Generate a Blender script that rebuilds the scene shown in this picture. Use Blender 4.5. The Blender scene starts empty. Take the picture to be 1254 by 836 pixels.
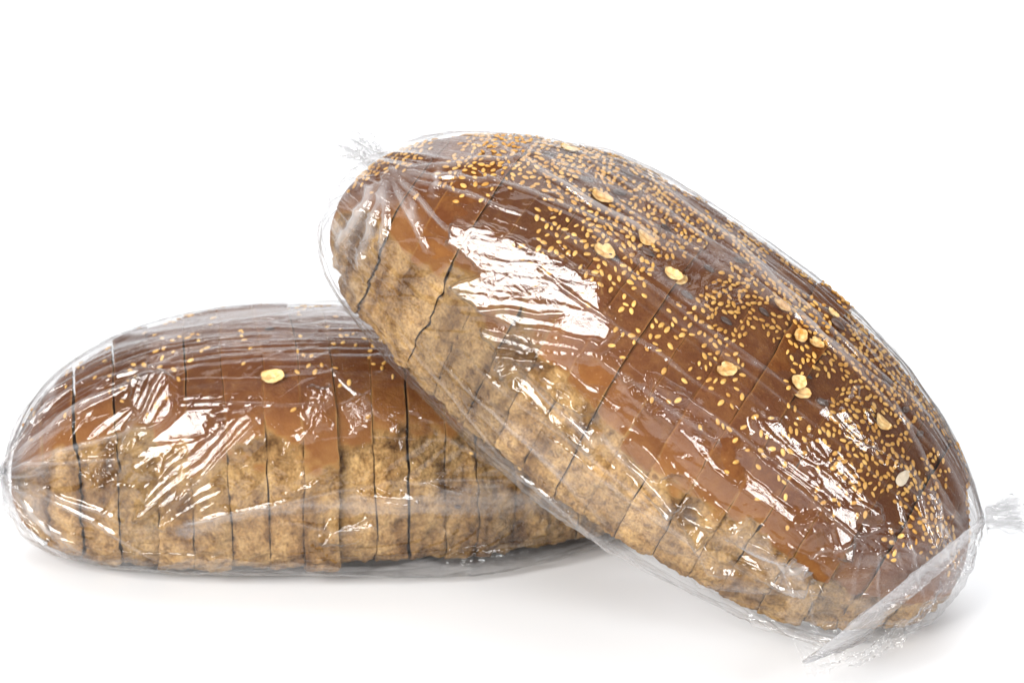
import bpy, math, random
import numpy as np
from mathutils import Matrix, Vector
from mathutils.bvhtree import BVHTree

random.seed(7)
RG = np.random.default_rng(7)
SC = bpy.context.scene
COL = SC.collection

# ------------------------------------------------------------------ camera
PW, PH = 1254, 836
DIST, PITCH, FOC = 1.2, math.radians(18), 103.0
TGT = np.array([0, 0, 0.094])
FWD = np.array([0, math.cos(PITCH), -math.sin(PITCH)])
RIGHT = np.array([1.0, 0, 0])
UP = np.array([0, math.sin(PITCH), math.cos(PITCH)])
CAM = TGT - FWD * DIST
cd = bpy.data.cameras.new('camera')
cd.lens = FOC; cd.sensor_width = 36; cd.clip_end = 50; cd.clip_start = 0.05
cd.dof.use_dof = True
cd.dof.focus_distance = 1.115
cd.dof.aperture_fstop = 14
cam = bpy.data.objects.new('camera', cd); COL.objects.link(cam)
cam.location = CAM; cam.rotation_euler = (math.pi / 2 - PITCH, 0, 0)
SC.camera = cam
FP = FOC / 36 * PW

def proj(P):
    d = P - CAM
    z = d @ FWD
    return np.stack([PW / 2 + FP * (d @ RIGHT) / z, PH / 2 - FP * (d @ UP) / z], -1)

def ray(px, py):
    d = FWD + RIGHT * (px - PW / 2) / FP - UP * (py - PH / 2) / FP
    return d / np.linalg.norm(d)

def at_y(px, py, y):
    d = ray(px, py); return CAM + d * ((y - CAM[1]) / d[1])

# ------------------------------------------------------------------ world, studio lamps and an added overhead fill
w = bpy.data.worlds.new('World'); SC.world = w; w.use_nodes = True
w.node_tree.nodes['Background'].inputs[0].default_value = (0.95, 0.97, 1.0, 1)
w.node_tree.nodes['Background'].inputs[1].default_value = 0.15

def area(name, loc, aim, sx, sy, radiance, col=(1, 1, 1)):
    l = bpy.data.lights.new(name, 'AREA'); l.shape = 'RECTANGLE'; l.size = sx; l.size_y = sy
    l.energy = radiance * math.pi * sx * sy
    l.color = col
    o = bpy.data.objects.new(name, l); COL.objects.link(o)
    o.location = loc
    o.rotation_euler = (Vector(aim) - Vector(loc)).to_track_quat('-Z', 'Y').to_euler()
    return o
def sph(az, el, r, c=(0, -0.05, 0.08)):
    az, el = math.radians(az), math.radians(el)
    return (c[0] + r * math.cos(el) * math.sin(az), c[1] - r * math.cos(el) * math.cos(az), c[2] + r * math.sin(el))
KEY = sph(-36, 25, 1.7)
SIDE = sph(44, 18, 1.8)
area('key_softbox', KEY, (0, -0.05, 0.08), 0.9, 0.8, 23, (1, 0.985, 0.96))
area('side_softbox', SIDE, (0, -0.05, 0.08), 0.6, 0.65, 20)
area('overhead_fill', (0.1, 0.75, 1.7), (0, 0.25, 0.0), 2.4, 1.4, 2.1)  # added lamp, whitens the sweep and lifts the loaf tops
area('backdrop_lamp', (0, 1.3, 2.0), (0, 2.9, 0.5), 3.0, 0.6, 9)
SC.view_settings.view_transform = 'Standard'; SC.view_settings.look = 'None'
SC.view_settings.gamma = 1; SC.view_settings.exposure = 0.0
SC.render.engine = 'CYCLES'
cy = SC.cycles
cy.use_denoising = True
cy.max_bounces = 10; cy.diffuse_bounces = 4; cy.glossy_bounces = 4
cy.transparent_max_bounces = 24; cy.transmission_bounces = 6
cy.caustics_reflective = False; cy.caustics_refractive = False
cy.sample_clamp_indirect = 6

# ------------------------------------------------------------------ numeric noise
def _hash(ix, iy, iz, seed):
    h = (ix.astype(np.int64) * 374761393 + iy.astype(np.int64) * 668265263 + iz.astype(np.int64) * 2147483647 + seed * 144665) & 0xffffffff
    h = ((h ^ (h >> 13)) * 1274126177) & 0xffffffff
    h = (h ^ (h >> 16)) & 0xffff
    return h / 32767.5 - 1.0
def noise3(x, y, z, seed=0):
    x, y, z = np.broadcast_arrays(np.asarray(x, float), np.asarray(y, float), np.asarray(z, float))
    ix, iy, iz = np.floor(x).astype(int), np.floor(y).astype(int), np.floor(z).astype(int)
    fx, fy, fz = x - ix, y - iy, z - iz
    fx, fy, fz = [f * f * (3 - 2 * f) for f in (fx, fy, fz)]
    r = 0
    for a in (0, 1):
        for b in (0, 1):
            for c in (0, 1):
                wgt = (fx if a else 1 - fx) * (fy if b else 1 - fy) * (fz if c else 1 - fz)
                r = r + wgt * _hash(ix + a, iy + b, iz + c, seed)
    return r
def fbm(x, y, z, seed=0, o=4, g=0.5):
    r, a = 0, 1.0
    for k in range(o):
        r = r + a * noise3(x * 2 ** k + 17.3 * k, y * 2 ** k, z * 2 ** k, seed + k); a *= g
    return r
def sstep(a, b, x):
    t = np.clip((x - a) / (b - a), 0, 1); return t * t * (3 - 2 * t)

# ------------------------------------------------------------------ materials
def mat(name):
    m = bpy.data.materials.new(name); m.use_nodes = True
    nt = m.node_tree; nt.nodes.clear()
    return m, nt
def N(nt, t, **kw):
    n = nt.nodes.new(t)
    for k, v in kw.items():
        if k.startswith('i_'):
            n.inputs[int(k[2:]) if k[2:].isdigit() else k[2:]].default_value = v
        else: setattr(n, k, v)
    return n
def L(nt, a, b): nt.links.new(a, b)
def ramp(nt, pts):
    r = nt.nodes.new('ShaderNodeValToRGB'); e = r.color_ramp.elements
    while len(e) < len(pts): e.new(0.5)
    for k, (p, c) in enumerate(pts):
        e[k].position = p; e[k].color = (*c, 1) if len(c) == 3 else c
    return r
def mmath(nt, op, a, b=None, c=None, clamp=False):
    n = nt.nodes.new('ShaderNodeMath'); n.operation = op; n.use_clamp = clamp
    for k, v in enumerate((a, b, c)):
        if v is None: continue
        if isinstance(v, (int, float)): n.inputs[k].default_value = v
        else: nt.links.new(v, n.inputs[k])
    return n.outputs[0]
def mixc(nt, f, a, b, bt='MIX'):
    n = nt.nodes.new('ShaderNodeMix'); n.data_type = 'RGBA'; n.blend_type = bt
    for k, v in ((0, f), (6, a), (7, b)):
        if isinstance(v, (int, float)): n.inputs[k].default_value = v
        elif isinstance(v, tuple): n.inputs[k].default_value = (*v, 1)
        else: nt.links.new(v, n.inputs[k])
    return n.outputs[2]

def bread_material():
    m, nt = mat('wholemeal_bread')
    at = N(nt, 'ShaderNodeAttribute', attribute_name='crust')   # r crust amount, g slice tone, b open crumb
    sep = N(nt, 'ShaderNodeSeparateColor'); L(nt, at.outputs['Color'], sep.inputs[0])
    tc = N(nt, 'ShaderNodeTexCoord')
    n1 = N(nt, 'ShaderNodeTexNoise'); n1.inputs['Scale'].default_value = 45; n1.inputs['Detail'].default_value = 8; n1.inputs['Roughness'].default_value = 0.65
    L(nt, tc.outputs['Object'], n1.inputs['Vector'])
    n2 = N(nt, 'ShaderNodeTexNoise'); n2.inputs['Scale'].default_value = 260; n2.inputs['Detail'].default_value = 5; n2.inputs['Roughness'].default_value = 0.7
    L(nt, tc.outputs['Object'], n2.inputs['Vector'])
    n3 = N(nt, 'ShaderNodeTexNoise'); n3.inputs['Scale'].default_value = 900; n3.inputs['Detail'].default_value = 3
    L(nt, tc.outputs['Object'], n3.inputs['Vector'])
    f = mmath(nt, 'MULTIPLY_ADD', n1.outputs['Fac'], 0.6, -0.30)
    f2 = mmath(nt, 'MULTIPLY_ADD', n2.outputs['Fac'], 0.26, -0.13)
    v = mmath(nt, 'ADD', mmath(nt, 'ADD', sep.outputs[0], f), f2, clamp=True)
    cr = ramp(nt, [(0.0, (0.315, 0.208, 0.098)), (0.22, (0.26, 0.152, 0.056)), (0.45, (0.222, 0.104, 0.031)), (0.66, (0.165, 0.062, 0.0155)), (1.0, (0.092, 0.0275, 0.0068))])
    L(nt, v, cr.inputs[0])
    # torn crumb: mottled with darker crust flakes and painted-in pit shade
    mot = ramp(nt, [(0.34, (0.34, 0.25, 0.17)), (0.45, (0.76, 0.68, 0.58)), (0.54, (0.95, 0.91, 0.85)), (0.70, (1.2, 1.16, 1.08))])
    n4 = N(nt, 'ShaderNodeTexNoise'); n4.inputs['Scale'].default_value = 210; n4.inputs['Detail'].default_value = 9; n4.inputs['Roughness'].default_value = 0.7; n4.inputs['Distortion'].default_value = 0.0
    L(nt, tc.outputs['Object'], n4.inputs['Vector']); L(nt, n4.outputs['Fac'], mot.inputs[0])
    rough = mmath(nt, 'SUBTRACT', 1.0, mmath(nt, 'MULTIPLY', sep.outputs[0], 2.2, clamp=True), clamp=True)
    c = mixc(nt, rough, cr.outputs[0], mixc(nt, 1.0, cr.outputs[0], mot.outputs[0], 'MULTIPLY'))
    n5 = N(nt, 'ShaderNodeTexNoise'); n5.inputs['Scale'].default_value = 170; n5.inputs['Detail'].default_value = 6; n5.inputs['Roughness'].default_value = 0.7
    L(nt, tc.outputs['Object'], n5.inputs['Vector'])
    gm = ramp(nt, [(0.45, (0, 0, 0)), (0.72, (1, 1, 1))]); L(nt, n5.outputs['Fac'], gm.inputs[0])
    c = mixc(nt, mmath(nt, 'MULTIPLY', gm.outputs[0], mmath(nt, 'MULTIPLY_ADD', rough, -0.35, 0.35)), c, (0.24, 0.11, 0.030))
    tone = mmath(nt, 'MULTIPLY_ADD', sep.outputs[1], 0.5, 0.75)
    tn = N(nt, 'ShaderNodeCombineColor')
    for k in range(3): L(nt, tone, tn.inputs[k])
    c = mixc(nt, 1.0, c, tn.outputs[0], 'MULTIPLY')
    n6 = N(nt, 'ShaderNodeTexNoise'); n6.inputs['Scale'].default_value = 62; n6.inputs['Detail'].default_value = 4; n6.inputs['Roughness'].default_value = 0.55
    mp = N(nt, 'ShaderNodeMapping'); mp.inputs['Scale'].default_value = (1.25, 0.8, 0.5); mp.inputs['Location'].default_value = (3, 1, 2); L(nt, tc.outputs['Object'], mp.inputs[0]); L(nt, mp.outputs[0], n6.inputs['Vector'])
    hw = ramp(nt, [(0.34, (0.36, 0.27, 0.18)), (0.45, (0.80, 0.73, 0.65)), (0.55, (1.05, 1.03, 0.98)), (0.67, (1.36, 1.34, 1.27))]); L(nt, n6.outputs['Fac'], hw.inputs[0])  # shade of hollows and light on ridges put into the torn crumb colour
    c = mixc(nt, rough, c, mixc(nt, 1.0, c, hw.outputs[0], 'MULTIPLY'))
    gr = ramp(nt, [(0.30, (0.62, 0.56, 0.50)), (0.50, (1.0, 1.0, 1.0)), (0.72, (1.3, 1.28, 1.22))]); L(nt, n3.outputs['Fac'], gr.inputs[0])
    c = mixc(nt, mmath(nt, 'MULTIPLY', rough, 0.8), c, mixc(nt, 1.0, c, gr.outputs[0], 'MULTIPLY'))
    # flour speckle on the crust
    sp = ramp(nt, [(0.66, (0, 0, 0)), (0.74, (1, 1, 1))]); L(nt, n3.outputs['Fac'], sp.inputs[0])
    c = mixc(nt, mmath(nt, 'MULTIPLY', sp.outputs[0], 0.35), c, (0.42, 0.24, 0.11))
    b = N(nt, 'ShaderNodeBump'); b.inputs['Strength'].default_value = 0.55; b.inputs['Distance'].default_value = 0.0012
    hh = mmath(nt, 'MULTIPLY_ADD', mmath(nt, 'MULTIPLY', n3.outputs['Fac'], mmath(nt, 'MULTIPLY_ADD', rough, 0.8, 0.6)), 1.0, mmath(nt, 'MULTIPLY', n2.outputs['Fac'], mmath(nt, 'MULTIPLY_ADD', rough, 1.9, 0.9)))
    L(nt, hh, b.inputs['Height'])
    p = N(nt, 'ShaderNodeBsdfPrincipled'); L(nt, c, p.inputs['Base Color']); L(nt, b.outputs[0], p.inputs['Normal'])
    L(nt, mmath(nt, 'MULTIPLY_ADD', rough, 0.3, 0.55), p.inputs['Roughness'])
    p.inputs['Specular IOR Level'].default_value = 0.10
    o = N(nt, 'ShaderNodeOutputMaterial'); L(nt, p.outputs[0], o.inputs[0])
    return m

def seed_material(name, c1, c2, rough=0.45, scale=160):
    m, nt = mat(name)
    oi = N(nt, 'ShaderNodeObjectInfo'); g = N(nt, 'ShaderNodeNewGeometry')
    n1 = N(nt, 'ShaderNodeTexNoise'); n1.inputs['Scale'].default_value = scale; n1.inputs['Detail'].default_value = 2
    L(nt, g.outputs['Position'], n1.inputs['Vector'])
    f = mmath(nt, 'ADD', mmath(nt, 'MULTIPLY_ADD', n1.outputs['Fac'], 1.8, -0.65), mmath(nt, 'MULTIPLY', oi.outputs['Random'], 0.5), clamp=True)
    c = mixc(nt, f, c1, c2)
    p = N(nt, 'ShaderNodeBsdfPrincipled'); L(nt, c, p.inputs['Base Color']); p.inputs['Roughness'].default_value = rough
    n2 = N(nt, 'ShaderNodeTexNoise'); n2.inputs['Scale'].default_value = 1200; L(nt, g.outputs['Position'], n2.inputs['Vector'])
    b = N(nt, 'ShaderNodeBump'); b.inputs['Strength'].default_value = 0.3; b.inputs['Distance'].default_value = 0.0005
    L(nt, n2.outputs['Fac'], b.inputs['Height']); L(nt, b.outputs[0], p.inputs['Normal'])
    o = N(nt, 'ShaderNodeOutputMaterial'); L(nt, p.outputs[0], o.inputs[0])
    return m

def film_material():
    m, nt = mat('clear_plastic_film')
    at = N(nt, 'ShaderNodeAttribute', attribute_name='film')   # r layered film and painted crease highlights, g crinkle amount
    sep = N(nt, 'ShaderNodeSeparateColor'); L(nt, at.outputs['Color'], sep.inputs[0])
    tc = N(nt, 'ShaderNodeTexCoord'); g = N(nt, 'ShaderNodeNewGeometry')
    n0 = N(nt, 'ShaderNodeTexNoise'); n0.inputs['Scale'].default_value = 120; n0.inputs['Detail'].default_value = 2
    L(nt, tc.outputs['Object'], n0.inputs['Vector'])
    wv = N(nt, 'ShaderNodeVectorMath', operation='MULTIPLY_ADD'); L(nt, n0.outputs['Color'], wv.inputs[0]); wv.inputs[1].default_value = (0.008,) * 3; L(nt, tc.outputs['Object'], wv.inputs[2])
    vo = N(nt, 'ShaderNodeTexVoronoi', feature='DISTANCE_TO_EDGE'); vo.inputs['Scale'].default_value = 260; L(nt, wv.outputs[0], vo.inputs['Vector'])
    vd = mmath(nt, 'MINIMUM', vo.outputs['Distance'], 0.35)
    n2 = N(nt, 'ShaderNodeTexNoise'); n2.inputs['Scale'].default_value = 420; n2.inputs['Detail'].default_value = 3; n2.inputs['Roughness'].default_value = 0.6
    L(nt, wv.outputs[0], n2.inputs['Vector'])
    h = mmath(nt, 'ADD', mmath(nt, 'MULTIPLY', vd, 1.0), mmath(nt, 'MULTIPLY', n2.outputs['Fac'], 0.9))
    b = N(nt, 'ShaderNodeBump'); b.inputs['Distance'].default_value = 0.0008
    L(nt, mmath(nt, 'MULTIPLY_ADD', sep.outputs[1], 0.55, 0.04), b.inputs['Strength']); L(nt, h, b.inputs['Height'])
    dt = N(nt, 'ShaderNodeVectorMath', operation='DOT_PRODUCT'); L(nt, b.outputs[0], dt.inputs[0]); L(nt, g.outputs['Incoming'], dt.inputs[1])
    cs = mmath(nt, 'ABSOLUTE', dt.outputs['Value'])
    om = mmath(nt, 'SUBTRACT', 1.0, cs, clamp=True)
    F = mmath(nt, 'MULTIPLY_ADD', mmath(nt, 'POWER', om, 5.0), 0.95, 0.031)
    Rr = mmath(nt, 'DIVIDE', mmath(nt, 'MULTIPLY', F, 2.0), mmath(nt, 'ADD', F, 1.0))
    Rr = mmath(nt, 'MINIMUM', Rr, 0.8)
    tr = N(nt, 'ShaderNodeBsdfTransparent'); tq = mmath(nt, 'MULTIPLY_ADD', mmath(nt, 'POWER', om, 4.0), -0.30, 0.99, clamp=True)
    tcn = N(nt, 'ShaderNodeCombineColor')
    for k in range(3): L(nt, tq, tcn.inputs[k])
    L(nt, tcn.outputs[0], tr.inputs[0])
    gl = N(nt, 'ShaderNodeBsdfGlossy'); gl.inputs['Roughness'].default_value = 0.085; L(nt, b.outputs[0], gl.inputs['Normal'])
    mx = N(nt, 'ShaderNodeMixShader'); L(nt, Rr, mx.inputs[0]); L(nt, tr.outputs[0], mx.inputs[1]); L(nt, gl.outputs[0], mx.inputs[2])
    df = N(nt, 'ShaderNodeBsdfDiffuse'); df.inputs[0].default_value = (0.86, 0.86, 0.88, 1)
    tl = N(nt, 'ShaderNodeBsdfTranslucent'); tl.inputs[0].default_value = (0.86, 0.86, 0.88, 1)
    hz = N(nt, 'ShaderNodeMixShader'); hz.inputs[0].default_value = 0.5; L(nt, df.outputs[0], hz.inputs[1]); L(nt, tl.outputs[0], hz.inputs[2])
    amt = mmath(nt, 'ADD', mmath(nt, 'MULTIPLY_ADD', mmath(nt, 'POWER', om, 3.0), 0.07, 0.006), mmath(nt, 'MULTIPLY', sep.outputs[0], 0.42), clamp=True)
    mx2 = N(nt, 'ShaderNodeMixShader'); L(nt, amt, mx2.inputs[0]); L(nt, mx.outputs[0], mx2.inputs[1]); L(nt, hz.outputs[0], mx2.inputs[2])
    o = N(nt, 'ShaderNodeOutputMaterial'); L(nt, mx2.outputs[0], o.inputs[0])
    return m

def surface_material():
    m, nt = mat('white_sweep')
    g = N(nt, 'ShaderNodeNewGeometry')
    n1 = N(nt, 'ShaderNodeTexNoise'); n1.inputs['Scale'].default_value = 3; n1.inputs['Detail'].default_value = 4; L(nt, g.outputs['Position'], n1.inputs['Vector'])
    c = mixc(nt, n1.outputs['Fac'], (0.83, 0.84, 0.86), (0.85, 0.86, 0.875))
    p = N(nt, 'ShaderNodeBsdfPrincipled'); L(nt, c, p.inputs['Base Color']); p.inputs['Roughness'].default_value = 0.45
    p.inputs['Specular IOR Level'].default_value = 0.3
    o = N(nt, 'ShaderNodeOutputMaterial'); L(nt, p.outputs[0], o.inputs[0])
    return m

M_BREAD = bread_material(); M_FILM = film_material()
M_SES = seed_material('sesame', (0.42, 0.19, 0.024), (0.74, 0.45, 0.125))
M_DARK = seed_material('dark_seed', (0.03, 0.02, 0.018), (0.09, 0.05, 0.035), 0.4)
M_OAT = seed_material('oat', (0.46, 0.21, 0.03), (0.82, 0.62, 0.30), 0.55, 420)
M_HULL = seed_material('pale_hull', (0.50, 0.40, 0.28), (0.66, 0.56, 0.42), 0.6, 300)

# ------------------------------------------------------------------ mesh helpers
def mesh_np(name, V, Q, m, parent=None, col=None, colname='crust', loc=None):
    me = bpy.data.meshes.new(name)
    V = np.ascontiguousarray(V, np.float32); Q = np.ascontiguousarray(Q, np.int32)
    me.vertices.add(len(V)); me.vertices.foreach_set('co', V.ravel())
    k = Q.shape[1]
    me.loops.add(Q.size); me.loops.foreach_set('vertex_index', Q.ravel())
    me.polygons.add(len(Q)); me.polygons.foreach_set('loop_start', np.arange(0, Q.size, k, dtype=np.int32))
    me.polygons.foreach_set('loop_total', np.full(len(Q), k, np.int32))
    me.update(calc_edges=True)
    me.polygons.foreach_set('use_smooth', np.ones(len(Q), bool))
    me.materials.append(m)
    if col is not None:
        a = me.attributes.new(colname, 'FLOAT_COLOR', 'POINT')
        c = np.ones((len(V), 4), np.float32); c[:, :col.shape[1]] = col
        a.data.foreach_set('color', c.ravel())
    o = bpy.data.objects.new(name, me); COL.objects.link(o)
    if parent is not None: o.parent = parent
    return o
def empty(name, M, label, cat, group=None):
    o = bpy.data.objects.new(name, None); o.empty_display_size = 0.05; COL.objects.link(o); o.matrix_world = M
    o['label'] = label; o['category'] = cat
    if group: o['group'] = group
    return o
def grid_quads(n, m, wrap=True):
    i = np.arange(n - 1)[:, None]; j = np.arange(m if wrap else m - 1)[None, :]; j2 = (j + 1) % m
    return np.stack([i * m + j, i * m + j2, (i + 1) * m + j2, (i + 1) * m + j], -1).reshape(-1, 4)

# ------------------------------------------------------------------ setting: seamless white sweep
prof = [(-3.0, 0.0), (1.2, 0.0)]
for k in range(1, 17):
    a = math.pi / 2 * k / 16
    prof.append((1.2 + 1.2 * math.sin(a), 1.2 - 1.2 * math.cos(a)))
prof += [(2.4, 3.2)]
V, Q = [], []
for y, z in prof:
    for x in (-3.5, 3.5): V.append((x, y, z))
for k in range(len(prof) - 1): Q.append((2 * k, 2 * k + 1, 2 * k + 3, 2 * k + 2))
fl = mesh_np('ground', np.array(V), np.array(Q), surface_material())
fl['kind'] = 'structure'; fl['label'] = 'seamless white studio surface curving up into a white background'

# ------------------------------------------------------------------ loaf shape
def rot(yaw, pi_, ro):
    return np.array(Matrix.Rotation(yaw, 3, 'Z') @ Matrix.Rotation(pi_, 3, 'Y') @ Matrix.Rotation(ro, 3, 'X'))
EY, EZT, EZB = 0.70, 0.85, 0.6

class Loaf:
    """rounded loaf: plan and top profile taper differently at each end"""
    def __init__(s, Ln, a, ht, hb, e, hump=0.0):
        s.L, s.a, s.ht, s.hb, s.e, s.hump = Ln, a, ht, hb, e, hump
    def k(s, t): return np.sqrt(np.clip(1 - np.abs(t) ** np.where(t < 0, s.e[0], s.e[1]), 0, 1)) * (1 + s.e[4] * t)
    def kt(s, t): return np.sqrt(np.clip(1 - np.abs(t) ** np.where(t < 0, s.e[2], s.e[3]), 0, 1)) * (1 + s.e[5] * t) * (1 + s.hump * np.exp(-((t + 0.35) / 0.26) ** 2))
    def kb(s, t): return np.clip(1 - np.abs(t) ** 7, 0, 1) ** (1 / 2.5)
    def pt(s, t, ph):
        t, ph = np.broadcast_arrays(t, ph)
        c, n = np.cos(ph), np.sin(ph); k, kt, kb = s.k(t), s.kt(t), s.kb(t)
        y = s.a * k * np.sign(c) * np.abs(c) ** EY
        z = np.where(n > 0, s.ht * kt * np.abs(n) ** EZT, -s.hb * kb * np.abs(n) ** EZB)
        return np.stack([s.L / 2 * t, y, z], -1)
    def impl(s, P):
        t = P[..., 0] / (s.L / 2); tc = np.clip(t, -1, 1); k = s.k(tc) + 1e-5; kt = s.kt(tc) + 1e-5; kb = s.kb(tc) + 1e-5
        g = (np.abs(P[..., 1]) / (s.a * k)) ** (2 / EY) + np.where(P[..., 2] > 0, (np.abs(P[..., 2]) / (s.ht * kt)) ** (2 / EZT), (np.abs(P[..., 2]) / (s.hb * kb)) ** (2 / EZB))
        return np.where(np.abs(t) > 1, 1e3, g)
    def push(s, P, margin):
        lo = np.full(P.shape[:-1], 0.2); hi = np.full(P.shape[:-1], 2.5)
        for _ in range(15):
            mid = (lo + hi) / 2; ins = s.impl(P * mid[..., None]) < 1
            lo = np.where(ins, mid, lo); hi = np.where(ins, hi, mid)
        r = np.linalg.norm(P, axis=-1)
        f = np.maximum(1.0, lo * (1 + margin / np.maximum(r, 1e-4)))
        return P * f[..., None]
    def place(s, yaw, pi_, ro, x, y, lift):
        s.R = rot(yaw, pi_, ro)
        z0 = (s.pt(np.linspace(-1, 1, 160)[:, None], np.linspace(0, 2 * np.pi, 160)[None]) @ s.R.T)[..., 2].min()
        s.T = np.array([x, y, -z0 + lift])
        s.M = Matrix.Translation(Vector(s.T)) @ Matrix(s.R.tolist()).to_4x4()
    def w(s, P): return P @ s.R.T + s.T
    def l(s, P): return (P - s.T) @ s.R

LB = Loaf(0.27927, 0.06605, 0.06819, 0.02733, (1.769, 2.169, 2.583, 2.399, -0.087, -0.1035)); LB.place(0.13493, 0, 0, -0.07094, 0.02226, 0.0013)
LF = Loaf(0.29100, 0.06795, 0.07248, 0.02514, (1.42, 2.75, 2.5, 1.95, 0.055, -0.1439), 0.06); LF.place(-0.30171, 0.47201, 0.32285, 0.05230, -0.03100, 0.0013)

def oat_mesh(seed, Rr=0.0041):
    """one rolled-oat flake: ragged oval, curled, creased down the middle"""
    rs = np.random.default_rng(seed); nr, na = 9, 26
    V = []
    for side in (1, -1):
        for i in range(nr):
            rr = i / (nr - 1)
            for j in range(na):
                th = 2 * math.pi * j / na
                rad = Rr * (1 + 0.16 * noise3(np.array(math.cos(th) * 1.6 + seed * 7), np.array(math.sin(th) * 1.6), np.array(0.3), seed).item() + 0.08 * noise3(np.array(math.cos(th) * 5), np.array(math.sin(th) * 5), np.array(seed * 1.0), seed).item())
                if seed % 2 == 0: rad *= 1 - 0.35 * math.exp(-((th - 2.2) / 0.22) ** 2)
                x, y = math.cos(th) * rad * rr * 1.12, math.sin(th) * rad * rr * 0.84
                z = 0.0010 * (x / Rr) ** 2 - 0.00075 * math.exp(-(y / (0.0007)) ** 2) * (1 - rr ** 3) + 0.0014 * (y / Rr) ** 2 * (1 if seed % 3 else -0.4)
                z += 0.00035 * noise3(np.array(x * 700), np.array(y * 700), np.array(seed * 2.0), seed).item()
                V.append((x, y, z + side * 0.00032 * (1 - rr ** 4) + 0.0004))
    V = np.array(V); q = grid_quads(nr, na); n0 = nr * na
    Q = [q, q[:, ::-1] + n0]; j = np.arange(na); j2 = (j + 1) % na; e = (nr - 1) * na
    Q.append(np.stack([e + j, e + j2, n0 + e + j2, n0 + e + j], -1)[:, ::-1])
    o = mesh_np('oat_flake', V, np.vstack(Q), M_OAT); me = o.data; bpy.data.objects.remove(o); return me

def seed_mesh(name, lx, ly, lz, m, n=8, r=6, tear=0.35, ruffle=0.0, crease=0.0, seed=0):
    V, Q = [], []
    for i in range(r + 1):
        th = math.pi * i / r; x = -math.cos(th); rad = math.sin(th) * (1 - tear * 0.5 * (x + 1) / 1.0 * 0.9 + tear * .25)
        for j in range(n):
            ph = 2 * math.pi * j / n
            nz = 1 + ruffle * noise3(np.array(x * 2.1 + 5 * seed), np.array(math.cos(ph) * 1.5), np.array(math.sin(ph) * 1.5), seed).item()
            y = math.cos(ph) * rad * nz; z = math.sin(ph) * rad
            if crease and z > 0: z = z * 0.6 - crease * math.exp(-(y / 0.16) ** 2) * (1 - x * x)
            V.append((x * lx / 2, y * ly / 2, z * lz / 2 + ruffle * 0.25 * lz * (y * y)))
    V = np.array(V)
    Q = grid_quads(r + 1, n)
    o = mesh_np(name, V, Q, m); me = o.data
    bpy.data.objects.remove(o)
    return me

SES = [seed_mesh('sesame_seed', 0.0027 * s, 0.0018 * s * k, 0.0011, M_SES, ruffle=0.15, seed=k3) for k3, (s, k) in enumerate(((1, 1), (0.85, 1.1), (1.1, 0.85), (0.76, 1), (0.95, 0.75), (1.15, 1.0)))]
DARK = seed_mesh('flax_seed', 0.0052, 0.0030, 0.0014, M_DARK)
OATS = [oat_mesh(k) for k in (1, 2, 3, 5, 4)]
HULL = seed_mesh('pumpkin_seed', 0.011, 0.0052, 0.002, M_HULL, 14, 10, 0.6, 0.4, 0.3, 9)

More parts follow.
